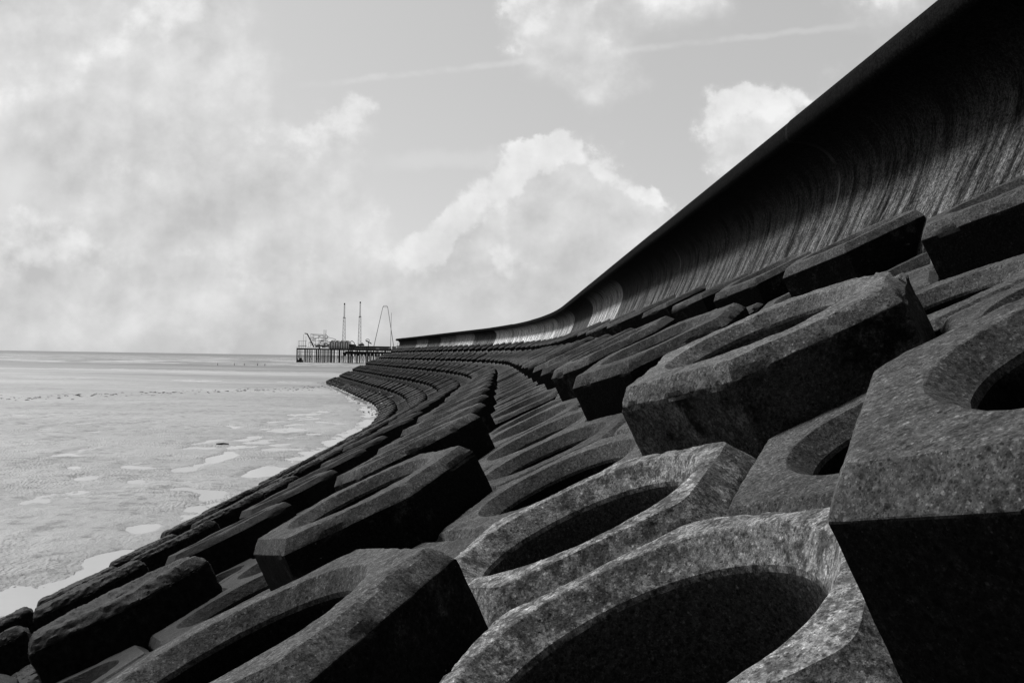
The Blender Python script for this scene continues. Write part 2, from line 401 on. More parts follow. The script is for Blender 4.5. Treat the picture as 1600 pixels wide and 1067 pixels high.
# ------------------------------------------------------------------ sea wall
ctrl = [(4.66, .3), (4.74, 1.1), (4.82, 1.5), (4.92, 1.77), (5.07, 2.1), (5.2, 2.45), (5.26, 2.78), (5.22, 3.04), (5.06, 3.27), (4.84, 3.39), (4.62, 3.43), (4.5, 3.43)]
def catmull(pts, k=5):
    out = []
    for i in range(len(pts)-1):
        p0 = pts[max(i-1, 0)]; p1 = pts[i]; p2 = pts[i+1]; p3 = pts[min(i+2, len(pts)-1)]
        for j in range(k):
            t = j/k
            out.append(tuple(.5*((2*p1[c]) + (-p0[c]+p2[c])*t + (2*p0[c]-5*p1[c]+4*p2[c]-p3[c])*t*t + (-p0[c]+3*p1[c]-3*p2[c]+p3[c])*t**3) for c in (0, 1)))
    out.append(pts[-1]); return out
prof = catmull(ctrl) + [(4.455, 3.445), (4.425, 3.49), (4.415, 3.55), (4.42, 3.66), (4.44, 3.72), (4.475, 3.76), (4.53, 3.778), (4.75, 3.78), (5.9, 3.78), (5.9, 2.6)]
wall = empty('sea_wall', world(0, 5, 1)); tag(wall, 'tall dark concrete sea wall with an overhanging curved lip and streaked face', 'sea wall')
UV0 = 1.25
J = 11.75; JOFF = 13.3 - 11.75
pales = {3: 1.5, 5: 1.5, 6: 1.8, 7: 1.95, 8: 1.9, 9: 1.1, 10: 1.6, 11: 1.35, 13: 1.3}
k = -1
while k*J + JOFF < 300:
    a0 = k*J + JOFF; a1 = a0 + J - .018
    rp_ = random.Random(k*7+3); ox, oz = rp_.uniform(-.012, .012), rp_.uniform(-.014, .014)
    p = sweep('wall_panel', [(X_+ox, Z_+oz) for X_, Z_ in prof], a0, a1, .9 if k > 3 else .3, M_WALL, wall, uv=UV0)
    for v in p.data.uv_layers[0].data: v.uv[0] -= JOFF
    # pale runs: see UV joint spacing
    c = pales.get(k, 1.0); p.color = (c, c, c, 1)
    if c > 1.2: p['label'] = 'pale wall panel with vertical streaks, wet sheen painted in'
    k += 1
    if a1 > 300: break
wall_parts = [o for o in bpy.data.objects if o.parent == wall]
Mi = Matrix.Translation(-wall.location)
for o in wall_parts: o.data.transform(Mi)

tag(sweep('promenade', [(5.905, 2.62), (9, 2.6), (60, 2.6), (900, 2.2)], -14, 182, 4, simple('promenade_paving', .2)), kind='structure')
tag(sweep('slope_bed', [(slope(-15.5, -1.2)[0], slope(-15.5, -1.2)[1]), slope(-9, -1.2), slope(0, -1.15), slope(4.2, -1.1), slope(5.9, -.9)], S_START+1, 300, 1.5, M_BED, smooth=False), kind='structure')

# ------------------------------------------------------------------ armour blocks
def hex_r(phi, p=150.):
    # rounded hexagon with corners at 0, 60, ... degrees, circumradius 1
    ap = S3/2; s = 0.
    for k in range(6):
        c = math.cos(phi - R(30+60*k))/ap
        if c > 0: s += c**p
    return s**(-1/p)
def block_mesh(name, N, H, a, b, ro, ri, dep, seed=0, amp=0., detail=False, half=False, worn=0., p=150.):
    """tip-to-tip along x (up the slope), z = out of the slope, z=0 where the upright sides end"""
    rings = []                                   # (mode, radius factor, z, material)
    e = .007 + worn*.018
    if detail:
        zs = [-H] + [-H + (H-.05)*(i/18) for i in range(1, 19)] + [-.035, -.022, -e]
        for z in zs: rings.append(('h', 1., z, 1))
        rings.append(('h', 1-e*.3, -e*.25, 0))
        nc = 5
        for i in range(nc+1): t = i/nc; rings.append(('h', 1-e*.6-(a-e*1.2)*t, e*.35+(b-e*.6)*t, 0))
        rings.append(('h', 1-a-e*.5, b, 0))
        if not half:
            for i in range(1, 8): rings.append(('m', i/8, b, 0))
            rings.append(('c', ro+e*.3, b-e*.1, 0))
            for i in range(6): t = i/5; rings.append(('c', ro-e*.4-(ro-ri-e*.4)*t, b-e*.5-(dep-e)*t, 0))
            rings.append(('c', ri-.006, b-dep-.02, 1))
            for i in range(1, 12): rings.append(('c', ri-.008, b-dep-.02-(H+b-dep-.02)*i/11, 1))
        else:
            for i in range(1, 9): rings.append(('h', (1-a-e)*(1-i/9), b, 0))
    else:
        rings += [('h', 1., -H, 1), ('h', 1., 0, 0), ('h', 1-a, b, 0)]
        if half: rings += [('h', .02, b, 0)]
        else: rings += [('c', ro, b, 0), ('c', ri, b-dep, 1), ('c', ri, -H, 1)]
    vs = []; fs = []; mi = []
    for (md, f, z, m_) in rings:
        for i in range(N):
            ph = 2*math.pi*i/N; hr = hex_r(ph, p)
            if md == 'h': r = hr*f
            elif md == 'c': r = f
            else: r = hr*(1-a-e*.5)*(1-f) + (ro+e*.3)*f
            x_, y_ = r*math.cos(ph), r*math.sin(ph)
            if half: x_ = min(x_, .10 + (0 if md != 'h' or f > .98 else (-(1-f)*.8 if f > .8 else -.08)))
            vs.append(Vector((x_, y_, z)))
    for k in range(len(rings)-1):
        for i in range(N):
            j = (i+1) % N; fs.append((k*N+i, k*N+j, (k+1)*N+j, (k+1)*N+i)); mi.append(rings[k][3])
    if half: 
        n = len(vs); vs.append(Vector((-.1, 0, b))); k = len(rings)-1
        for i in range(N): fs.append((k*N+i, k*N+(i+1) % N, n)); mi.append(0)
    me = mesh(name, [tuple(v) for v in vs], fs, detail, mi)
    if amp > 0:
        me.update(); nm = [v.normal.copy() for v in me.vertices]
        weedy = seed//10 == 3
        off = Vector((seed*13.7, seed*5.1, seed*3.3))
        for v, nn in zip(me.vertices, nm):
            q = v.co + off
            d_ = noise.fractal(q*2.2, 1., 2.0, 3)*amp + noise.fractal(q*11, .9, 2.1, 4)*amp*.55
            if weedy: d_ += noise.fractal(Vector((q.x*9, q.y*22, q.z*22)), .7, 2.1, 3)*.013
            if v.co.z > -.15:
                # chips knocked off the outer edge
                c_ = noise.noise(q*3.1) + .5*noise.noise(q*9)
                rr = math.hypot(v.co.x, v.co.y)/max(hex_r(math.atan2(v.co.y, v.co.x), p), .1)
                c_ += .35*noise.noise(q*23)
                ed = max(0., 1-abs(v.co.z)/.035) if rr > .95 else 0.
                ed = max(ed, max(0., 1-abs(rr-(1-a))/.03)*.6 if v.co.z > b*.8 else 0.)
                if c_ > .15: d_ -= (c_-.15)*.055*ed
            v.co += nn*d_
    if name == 'crumbled_block':
        for v in me.vertices:
            dd = math.hypot(v.co.x-.93, v.co.y+.05)
            if v.co.z > -.12 and dd < .34:
                w_ = (1-dd/.34); v.co.z -= w_*(.015+.07*abs(noise.noise(v.co*7))+.05*noise.noise(v.co*19)); v.co.x -= w_*.05*abs(noise.noise(v.co*6+Vector((3, 1, 2))))
    if detail: me.set_sharp_from_angle(angle=R(17 if worn < 1 else 30))
    me.update()
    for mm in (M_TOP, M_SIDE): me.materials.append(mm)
    return me
A_, B_, RO, RI, DEP = .095, .095, .63, .555, .09
HT, HL = 1.15, .75
NLOW = -.40
V = {}
V['tall'] = [block_mesh('hexagonal_block', 180, HT, A_, B_, RO, RI, DEP, i, .007, True) for i in range(5)]
V['low'] = [block_mesh('hexagonal_block', 180, HL, .075, .06, RO, .55, .11, 10+i, .006, True) for i in range(5)]
V['worn'] = [block_mesh('hexagonal_block', 240, HL, .12, .15, .68, .59, .12, 20+i, .006, True, worn=.1, p=26.) for i in range(3)]
V['weedy'] = [block_mesh('hexagonal_block', 240, HT, .12, .10, RO, .50, DEP, 30+i, .016, True, worn=1.1, p=90.) for i in range(4)]
V['midtall'] = [block_mesh('hexagonal_block', 48, HT, A_, B_, RO, RI, DEP, 40+i, .008, True) for i in range(3)]
V['midlow'] = [block_mesh('hexagonal_block', 48, HL, .075, .06, RO, RI, .11, 50+i, .009, True) for i in range(3)]
for k_ in V:
    for m_ in V[k_]: m_.name = k_ + '_casting'
CRUMB = block_mesh('crumbled_block', 240, HT, A_, B_, RO, RI, DEP, 81, .009, True)

def row_list():
    """every block of the slope as (row k, index j, s, t, tall)"""
    out = []
    for k in range(-9, 4):
        t = T0 + 1.5*k*Q; X = slope(t, 0)[0]
        s = Y0 + (0 if k % 2 else PITCHW*.5); j = 0
        # backwards a little
        jj = -1; sb = s - PITCHW
        pre = []
        while sb > -5: pre.append((jj, sb)); sb -= PITCHW; jj -= 1
        seq = pre[::-1]
        while s < 262:
            seq.append((j, s)); kap = heading_rate(s)
            s += PITCHW/(1 + X*kap); j += 1
        for (j, s) in seq:
            tall = bool(k % 2) and ((j + (k+1)//2) % 2 == 0)
            out.append((k, j, s, t, tall))
    return out
BLOCKS = row_list()
def jitter(k, j):
    r = random.Random(k*1009 + j*31 + 5)
    return r.uniform(-1, 1), r.uniform(-1, 1), r.uniform(-1, 1), r.uniform(-1, 1), r.random()
OVR = {(1, -1): (-.066, 0, .0), (-1, 0): (.0, 0, -.06), (0, 0): (0, 0, -.03), (0, -1): (0, 0, -.07), (0, -2): (0, 0, -.1)}       # small settlement of single castings (dt, ds, dn)
LEAN = {(-1, 2): 2.2, (1, 1): 1.6, (1, 3): 1.0}                # castings that have settled leaning forward (degrees)
def place_matrix(k, j, s, t, tall):
    a1, a2, a3, a4, _ = jitter(k, j)
    dt, ds, dn = OVR.get((k, j), (0, 0, 0))
    near = s < 9 and k > -4
    f = .35 if near else 1.
    n = (0 if tall else NLOW) + a1*(.022 if near else .045)*f + dn
    if not tall and not near: n += a3*.03
    X, Z = slope(t + dt, n)
    a = frame(s+ds)[2]
    base = Matrix.Rotation(a, 4, 'Z') @ Matrix.Rotation(-TH, 4, 'Y')
    tilt = Matrix.Rotation(a2*.018*f + R(LEAN.get((k, j), 0)), 4, 'X') @ Matrix.Rotation(a3*.018*f, 4, 'Y') @ Matrix.Rotation(a4*.008*f, 4, 'Z')
    return Matrix.Translation(world(s+ds, X, Z)) @ base @ tilt
#VISLIST#
VIS_ROWS = {-7: [7,9,11,13,15,17,19,21,23,25,29,31,35,37,39,41,43,45,47,49,51,53,55,57,59,61,63,65,67,69,71,73,75,77,79,81,83], -6: [49], -5: [4,6,8,10,12,14,16,18,20,22,24,26,28,30,32,36,38,40,42,44,46,48,50,52,54,56,58,60,62,64,66,68,70,72,74,76,78,80,84,88,92], -4: [2,3,45,49], -3: [1,2,3,4,5,6,7,9,11,13,15,17,19,21,23,25,27,29,31,35,37,39,41,43,45,47,49,51,53,55,57,59,61,63,65,67,69,71,73,75,77,79,81,83,85,87,89,95], -2: [1,2,3], -1: [0,1,2,3,4,6,8,10,12,14,16,18,20,22,28,30,36,38,40,42,44,46,48,50,52,54,56,58,60,62,64,66,68,70,72,74,76,78,80,82,84,86,90,92], 0: [-1,0,1,2,3,4,5,6,7,8,10,11,12,13,16,18,20,23,24,27], 1: [-1,0,1,2,3,5,7,9,11,13,15,17,19,21,23,25,29,31,35,37,39,41,43,45,47,49,51,53,55,57,59,61,63,65,67,69,71,73,75,77,79,81,83,85,87,89,91,95,97], 2: [0,1,2,4,5], 3: [2,3,4,5,6,8,10,12,14,16,18,20,22,24,26,28,30,32,34,36,38,40,42,44,46,48,50,52,54,56,58,60,62,64,66,68,70,72,74,76,78,80,82,84,86,88,90,94]}   # row: castings that show largest
VIS = [(k, j) for k in VIS_ROWS for j in VIS_ROWS[k]]
# --- which castings are objects of their own: the 300 that show largest
def dist(b): p = world(b[2], *slope(b[3], 0)); return (p - Vector((0, 0, CAM_Z))).length
if VIS is None:
    keep = set((b[0], b[1]) for b in sorted([b for b in BLOCKS if b[2] > 0], key=dist)[:300])
else: keep = set(VIS)
ROWN = {3: 'top', 2: 'second', 1: 'third', 0: 'fourth', -1: 'fifth', -2: 'sixth', -3: 'seventh', -4: 'eighth', -5: 'ninth', -6: 'tenth', -7: 'eleventh', -8: 'twelfth', -9: 'thirteenth'}
def ordn(n):
    w = ['nearest', 'second', 'third', 'fourth', 'fifth', 'sixth', 'seventh', 'eighth', 'ninth', 'tenth']
    if n <= 10: return w[n-1]
    return '%d%s' % (n, 'th' if 10 <= n % 100 <= 20 else {1: 'st', 2: 'nd', 3: 'rd'}.get(n % 10, 'th'))
HERO = {
 (1, -1): 'huge close tall hexagonal block filling the lower right corner, its front side black',
 (1, 1): 'big tall hexagonal block right of centre with crumbled corner and algae-streaked black front',
 (1, 0): 'low smooth hexagonal block between the two big tall blocks at right, round hole half hidden',
 (0, -1): 'pale pitted low hexagonal block with a wide hole at the bottom centre edge',
 (0, 0): 'pale low hexagonal block with worn rounded edge just below the crumbled-corner tall block',
 (0, 1): 'low grey hexagonal block with lichen-spotted hole rim behind the pale worn one',
 (-1, 0): 'rough tall hexagonal block at bottom left of centre, its long hole facing up',
 (-1, 2): 'tall grey hexagonal block with full oval hole, left of centre above the rough bottom one',
 (3, 2): 'tall hexagonal block against the wall foot at the right edge of the photo',
 (3, 4): 'tall hexagonal block at the wall foot, directly behind the crumbled-corner block',
}
NC = {(0, -1): 2.9, (0, 0): 3.0, (1, 1): 1.72, (0, 1): 1.1, (1, -1): .9, (-1, 0): 1.05, (-1, 2): 1.0}
fv = []; ff = []; fm = []
count = {}
def add_far(k, s, t, tall, M):
    r6 = 6 if s > 60 else 12
    h = HT if tall else HL; N = 12; a, b = (A_, B_) if tall else (.075, .06)
    n0 = len(fv)
    if s > 110: prof_ = [('h', 1, -.6), ('h', 1, 0), ('h', 1-a, b), ('c', RO, b), ('c', RI, b-.2)]
    else: prof_ = [('h', 1, -h), ('h', 1, 0), ('h', 1-a, b), ('c', RO, b), ('c', RI, b-DEP), ('c', RI, -h)]
    for (md, f, z) in prof_:
        for i in range(N):
            ph = 2*math.pi*i/N; r = (f if md == 'c' else f*(1 if i % 2 == 0 else S3/2))
            x_, y_ = r*math.cos(ph), r*math.sin(ph)
            fv.append(tuple(M @ Vector((x_, y_, z))))
    for q in range(len(prof_)-1):
        for i in range(N):
            j = (i+1) % N; ff.append((n0+q*N+i, n0+q*N+j, n0+(q+1)*N+j, n0+(q+1)*N+i)); fm.append(1 if q in (0, 4) else 0)
for (k, j, s, t, tall) in BLOCKS:
    M = place_matrix(k, j, s, t, tall)
    if (k, j) not in keep:
        add_far(k, s, t, tall, M); continue
    rr = jitter(k, j)[4]
    near = (s < 13 and k > -3) or (k == 3 and s < 16)
    if k <= -4 or (k == -3 and s < 13 and rr < .5): key = 'weedy'
    elif k == 0 and s < 5: key = 'worn'
    elif near: key = 'tall' if tall else 'low'
    else: key = 'midtall' if tall else 'midlow'
    mlist = V[key]; me = mlist[int(rr*997) % len(mlist)]
    if (k, j) == (1, 1): me = CRUMB
    o = bpy.data.objects.new('hexagonal_block', me); COL.objects.link(o); o.matrix_world = M
    c = NC.get((k, j), .82 + .36*((rr*7.77) % 1)); o.color = (c, c, c, 1)
    c_ = count.get((k, tall), 0) + 1; count[(k, tall)] = c_
    kind_ = 'tall' if tall else 'low'
    look = ('weedy ' if k <= -4 else '') + kind_
    L = '%s block in %s row down from the wall, %s%s one from the camera' % (look, ROWN[k], ordn(c_), '' if not (k % 2) else ' ' + kind_)
    tag(o, HERO.get((k, j), L), 'concrete block', 'hexagonal armour blocks of the sea defence')
me = mesh('far_blocks', fv, ff, False, fm)
for mm in (M_TOP, M_SIDE): me.materials.append(mm)
tag(link('distant_blocks', me), 'mass of small hexagonal concrete blocks covering the far curve of the slope', 'concrete blocks', kind='stuff')

# ------------------------------------------------------------------ beach, pools, sea
def toe_x(yv):
    # sand edge against the slope, found from the plan curve
    best = None
    lo, hi = S_START, 235.
    for _ in range(40):
        m_ = (lo+hi)/2; p = world(m_, -10.6, 0)
        if p.y < yv: lo = m_
        else: hi = m_
    return world(lo, -10.6, 0).x if yv < 205 else None
POOLC = [(-19, 22), (-18, 28), (-17.5, 34), (-16.5, 42), (-16, 52), (-16, 62), (-16.5, 75), (-19, 90), (-24, 108), (-31, 125), (-40, 150)]
def sand_h(x, y):
    d_ = 1e9
    for i in range(len(POOLC)-1):
        (ax, ay), (bx, by) = POOLC[i], POOLC[i+1]
        t_ = max(0, min(1, ((x-ax)*(bx-ax)+(y-ay)*(by-ay))/((bx-ax)**2+(by-ay)**2)))
        d_ = min(d_, math.hypot(x-ax-(bx-ax)*t_, (y-ay-(by-ay)*t_)*.6))
    wpool = 1.6 + max(0, y-25)*.045
    pool = math.exp(-(d_/wpool)**2)
    n1 = noise.fractal(Vector((x*.30, y*.22, 1.7)), .9, 2.1, 5); n2 = noise.fractal(Vector((x*1.3, y*.9, 5.1)), .8, 2.2, 4)
    n3 = noise.noise(Vector((x*.09, y*.045, 2.)))
    h = .098 + .045*n1 + .030*n2 + .035*n3 - .080*pool
    tx = TOE(y)
    if tx is not None:
        e = tx - x
        h -= .10*math.exp(-((e-.3)/1.15)**2) if e > -2 else 0
        h += .02*math.exp(-((e-3.2)/1.3)**2)
    if y > 140: h -= .09*math.exp(-((y-185+.12*(x+40))/13)**2)          # long far channel
    if y > 260: h -= .0023*(y-260) if y < 520 else .6+.001*(y-520)
    # dimples and scour marks
    if y < 80:
        c_ = noise.noise(Vector((x*.55, y*.42, 9.)))
        if c_ > .16: h -= (c_-.16)*.30
    return h
_toe = {}
def TOE(y):
    k = round(y*2)
    if k not in _toe: _toe[k] = toe_x(k/2)
    return _toe[k]
ys = [6.]
while ys[-1] < 700: ys.append(ys[-1] + max(.13, .0062*ys[-1]))
NX = 330; vs = []; fs = []
for yv in ys:
    t_ = TOE(yv); xr = (t_ + 3.) if t_ is not None else 40 + (yv-205)*.4
    if t_ is not None and yv > 190: xr = max(xr, -30 + (yv-190)*4.6)
    xl = -.72*yv - 14
    for i in range(NX):
        f = i/(NX-1); x_ = xr + (xl-xr)*(f**1.25)
        vs.append((x_, yv, sand_h(x_, yv)))
for j in range(len(ys)-1):
    for i in range(NX-1):
        a = j*NX+i; fs.append((a, a+1, a+NX+1, a+NX))
tag(link('beach', mesh('beach', vs, fs, True), M_SAND), kind='structure')
vs = []; fs = []
wide = [(-1200, -30), (-1200, 8), (-1200, 700), (2500, -30), (2500, 8), (2500, 700)]
tag(link('tide_pool_water', mesh('tide_pool_water', [(-230, 6, 0), (-7, 6, 0), (-7, 85, 0), (60, 240, 0), (60, 300, 0), (-230, 300, 0)], [(0, 1, 2, 3, 4, 5)]), M_POOL), kind='structure')
tag(link('sea', mesh('sea', [(-9000, -300, -.42), (9000, -300, -.42), (9000, 15000, -.42), (-9000, 15000, -.42)], [(0, 1, 2, 3)]), M_SEA), kind='structure')

# ------------------------------------------------------------------ debris
M_WEED = simple('dark_seaweed', .02, .7, scale=9); M_STONE = simple('pale_stone', .3, .8, scale=4); M_ROCK = simple('dark_boulder', .010, 1., scale=5)
def lump(vs, fs, c, r, seed, flat=.5, n=7, m_=5):
    n0 = len(vs); off = Vector((seed*3.1, seed*1.7, 0))
    for i in range(m_+1):
        th = math.pi*i/m_
        for j in range(n):
            ph = 2*math.pi*j/n; d_ = Vector((math.sin(th)*math.cos(ph), math.sin(th)*math.sin(ph), math.cos(th)))
            q = r*(1 + .8*noise.noise(d_*1.7+off)); vs.append((c[0]+d_.x*q, c[1]+d_.y*q*1.1, c[2]+d_.z*q*flat))
    for i in range(m_):
        for j in range(n):
            k2 = (j+1) % n; fs.append((n0+i*n+j, n0+(i+1)*n+j, n0+(i+1)*n+k2, n0+i*n+k2))
rnd = random.Random(3)
vs = []; fs = []
for i in range(700):                                         # wrack line across the beach
    f = rnd.random(); x_ = -95 + f*66; yc = 104 + (x_+58)*1.9 + rnd.gauss(0, 6)
    if x_ < -70: yc = 104 - (x_+58)*-.3 + rnd.gauss(0, 4)
    r_ = abs(rnd.gauss(.03, .06)) + .03
    lump(vs, fs, (x_, yc, sand_h(x_, yc)), r_*1.5, i, .3)
tag(link('seaweed_line', mesh('seaweed_line', vs, fs, True), M_WEED), 'thin dark line of seaweed and shingle across the far sand', 'seaweed', kind='stuff')
vs = []; fs = []
for i in range(200):                                         # pale rubble along the far toe
    s = 78 + rnd.random()*105; X_ = -10.3 + rnd.gauss(0, .8)
    p = world(s, X_, 0); zz = max(0, (X_+10.9)*.49)+.05
    lump(vs, fs, (p.x, p.y, zz), .03+abs(rnd.gauss(0, .05)), i, .5, 6, 4)
tag(link('toe_rubble', mesh('toe_rubble', vs, fs), M_STONE), 'pale stones scattered along the far foot of the block slope', 'rubble', kind='stuff')
def stick(name, pts, r, mat, label, cat):
    b = MB()
    for i in range(len(pts)-1): b.bar(pts[i], pts[i+1], r*(1-.25*i), 7, r*(1-.25*(i+1)))
    o = b.build(name, mat, smooth=True); tag(o, label, cat); return o
M_WOOD = simple('bleached_wood', .55, .7, scale=8)
def onslope(s, t, n): X_, Z_ = slope(t, n); return world(s, X_, Z_)
stick('driftwood', [(-13.2, 104, .9), (-12.3, 107, 1.15), (-11.6, 108.5, 1.2), (-11.5, 110.2, 1.9)], .09, M_WOOD, 'thin pale bent driftwood branch on the dark lower blocks of the far curve', 'driftwood')
stick('driftwood', [(-10.7, 118, 1.95), (-9.1, 118.4, 2.1), (-7.6, 118.9, 2.2)], .13, M_WOOD, 'short straight pale driftwood log lying above the bent branch', 'driftwood')
stick('driftwood', [(-17.9, 55.2, .08), (-17.45, 55.35, .12), (-17.2, 55.5, .08)], .07, M_WEED, 'small dark piece of driftwood alone on the middle of the sand', 'driftwood')
for i, (x_, y_) in enumerate([(-150, 462), (-143, 468), (-136.5, 464), (-131, 470), (-126, 466)]):
    b = MB().bar((x_, y_, -.8), (x_+.05, y_, .75 + .15*(i % 2)), .17, 8, .13)
    o = b.build('beach_post', M_WEED, smooth=True)
    tag(o, ['leftmost small dark post at the water edge left of the pier', 'second small dark post from the left at the water edge', 'middle one of five small dark posts at the water edge', 'fourth small dark post from the left at the water edge', 'small dark post closest to the pier at the water edge'][i], 'post', 'small posts at the water edge')

# ------------------------------------------------------------------ pier (sea end), 730 m away
PY = 730.; MX = .0813
def pX(x2): return -171.0 + (x2-150)*MX
def pZ(x2, y2): return (765 + (x2-150)*.0158 - y2)*MX
M_STRIPE = simple('grey_stripe_paint', .16, .6, scale=.2); M_IRON = simple('dark_pier_iron', .02, .6, scale=.3); M_DECK = simple('pier_deck_timber', .045, .7, scale=.3)
M_STEEL = simple('grey_ride_steel', .35, .5, scale=.2); M_PALE = simple('pale_cladding', .8, .6, scale=.2); M_DARKR = simple('dark_roofing', .03, .7, scale=.2)
M_MID = simple('mid_grey_paint', .3, .6, scale=.2)
pier = empty('pier', (pX(150), PY, 0)); tag(pier, 'long pleasure pier on many dark iron legs reaching out to the sea', 'pier')
def ppart(b, name, mat, root=pier, smooth=False):
    o = b.build(name, mat, root, smooth); o.data.transform(Matrix.Translation(-root.location)); return o
DZ = 11.2; PR = pX(1720); PD = 34.
ppart(MB().box(((pX(150)+PR)/2, PY+PD/2, DZ), (PR-pX(150), PD, .55)), 'deck', M_DECK)
ppart(MB().box(((pX(150)+PR)/2, PY-.2, DZ-.65), (PR-pX(150), .5, .75)), 'edge_beam', M_IRON)
r2 = random.Random(11); xx = pX(153); nleg = 0
while xx < PR and nleg < 94:
    w = .26 if nleg % 5 else .5
    ppart(MB().bar((xx, PY+.6, -1.2), (xx, PY+.6, DZ-.3), w), 'leg', M_IRON); nleg += 1
    xx += r2.choice([.9, 1.2, 1.5, 2.1]) if xx < pX(700) else r2.choice([1.1, 1.7, 2.2])
b = MB()
for row in range(1, 8):
    xx = pX(152)
    while xx < PR:
        if r2.random() < .3: b.bar((xx, PY+.6+row*4.6, -1.2), (xx, PY+.6+row*4.6, DZ-.3), .25)
        xx += 3.05
tag(ppart(b, 'inner_legs', M_IRON), kind='stuff')
b = MB()
for zz in (8.3, 5.2):
    b.bar((pX(152), PY+.9, zz), (pX(640) if zz < 8 else PR, PY+.9, zz), .14)
xx = pX(152); i = 0
while xx < pX(1150):
    if r2.random() < .42:
        b.bar((xx, PY+1.2, 1.0), (xx+3.2, PY+1.2, 8.0), .10); b.bar((xx, PY+1.2, 8.0), (xx+3.2, PY+1.2, 1.0), .10)
    xx += 3.3
ppart(b, 'bracing', M_IRON)
b = MB(); b.box(((pX(640)+PR)/2, PY+10, 8.6), (PR-pX(640), 9, 1.7)); b.box(((pX(620)+pX(860))/2, PY+6, 7.6), (pX(860)-pX(620), 4, 1.2))
for i in range(26): x_ = pX(640)+i*2.9; b.box((x_, PY+4.5, 6.4+r2.random()*.8), (1.5, 1.2, 2.4))
ppart(b, 'lower_gallery', M_DARKR)
ppart(MB().box((pX(175), PY+5, .4), (3.4, 9, 2.3)).box((pX(185), PY+3, 2.0), (1.6, 3, 2.4)), 'landing_stage', M_IRON)
b = MB()
xx = pX(152)
while xx < PR: b.box((xx, PY+.1, DZ+.85), (.10, .10, 1.15)); xx += 1.8
b.box(((pX(150)+PR)/2, PY+.1, DZ+1.4), (PR-pX(150), .1, .1)); b.box(((pX(150)+PR)/2, PY+.1, DZ+.9), (PR-pX(150), .07, .07))
ppart(b, 'railing', M_STEEL)
def ride(name, label, cat): 
    r_ = empty(name, (0, PY, DZ)); tag(r_, label, cat); return r_
def rpart(b, name, mat, root): return ppart(b, name, mat, root)
TOPD = DZ + .28
# striped pavilion
rt = ride('striped_pavilion', 'pale striped hall with small gabled roofs on the middle of the pier', 'pavilion')
x0, x1 = pX(482), pX(684); zt = 16.7
rpart(MB().box(((x0+x1)/2, PY+9, (TOPD+zt)/2), (x1-x0, 12, zt-TOPD)), 'wall', M_PALE, rt)
n = 8
for i in range(n):
    cx = x0 + (i+.5)*(x1-x0)/n
    rpart(MB().box((cx, PY+2.95, (TOPD+zt)/2), ((x1-x0)/n*.45, .12, zt-TOPD-.1)), 'grey_stripe', M_STRIPE, rt)
for i in range(4):
    cx = x0 + (i+.5)*(x1-x0)/4; hw = (x1-x0)/8; me_v = []
    b = MB(); b.v = [(cx-hw, PY+3, zt), (cx+hw, PY+3, zt), (cx, PY+3, zt+1.9), (cx-hw, PY+15, zt), (cx+hw, PY+15, zt), (cx, PY+15, zt+1.9)]
    b.f = [(0, 1, 2), (3, 5, 4), (0, 2, 5, 3), (1, 4, 5, 2), (0, 3, 4, 1)]
    rpart(b, 'gabled_roof', M_MID, rt)
# lattice launch towers
def tower(x2, ytop, ymid, label):
    rt = ride('launch_tower', label, 'ride tower'); rt['group'] = 'lattice ride towers'
    cx = pX(x2); z1 = pZ(x2, ytop); zm = pZ(x2, ymid)
    b = MB(); cs = []
    for sx in (-1, 1):
        for sy in (-1, 1): b.bar((cx+sx*1.35, PY+8+sy*1.35, TOPD), (cx+sx*.75, PY+8+sy*.75, zm), .10, 5); b.bar((cx+sx*.42, PY+8+sy*.42, zm), (cx+sx*.35, PY+8+sy*.35, z1), .09, 5)
    rpart(b, 'mast', M_STEEL, rt)
    b = MB(); z = TOPD; i = 0
    while z < z1-1:
        f = (z-TOPD)/(zm-TOPD); w = 1.35-.6*f if z < zm else .4; dz = 1.6
        s_ = 1 if i % 2 else -1
        for sy in (-1, 1): b.bar((cx-s_*w, PY+8+sy*w, z), (cx+s_*w, PY+8+sy*w, z+dz), .06, 4); b.bar((cx-w, PY+8+sy*w, z), (cx+w, PY+8+sy*w, z), .06, 4)
        for sx in (-1, 1): b.bar((cx+sx*w, PY+8-s_*w, z), (cx+sx*w, PY+8+s_*w, z+dz), .06, 4)
        z += dz; i += 1
    rpart(b, 'lattice', M_STEEL, rt)
    rpart(MB().box((cx, PY+8, z1+.5), (1.0, 1.0, 1.3)), 'cap', M_DARKR, rt)
    rpart(MB().box((cx, PY+8, zm), (1.9, 1.9, .5)), 'collar', M_DARKR, rt)
tower(620, 165, 305, 'left one of two tall lattice ride towers, rising behind the striped hall')
tower(785, 150, 295, 'right one of two tall lattice ride towers, nearer the A-shaped frame')
# A frame
rt = ride('catapult_frame', 'tall thin A-shaped ride frame with flat top near the right of the pier', 'ride')
yb = PY+14
L0 = (pX(918), yb, TOPD); L1 = (pX(1012), yb, pZ(1012, 188)); L2 = (pX(1064), yb, pZ(1064, 190)); L3 = (pX(1140), yb, TOPD)
rpart(MB().bar(L0, L1, .30, 6, .22), 'leg', M_MID, rt); rpart(MB().bar(L3, L2, .30, 6, .22), 'leg', M_MID, rt)
b = MB().bar(L1, (pX(1022), yb, L1[2]+1.2), .2).bar((pX(1022), yb, L1[2]+1.2), (pX(1054), yb, L1[2]+1.2), .2).bar((pX(1054), yb, L1[2]+1.2), L2, .2).bar(L1, L2, .16)
rpart(b, 'top_frame', M_MID, rt)
rt = ride('flag_mast', 'slim straight mast beside the right leg of the A-shaped frame', 'mast')
rpart(MB().bar((pX(1108), PY+10, TOPD), (pX(1110), PY+10, pZ(1110, 250)), .26, 6, .14), 'pole', M_MID, rt)
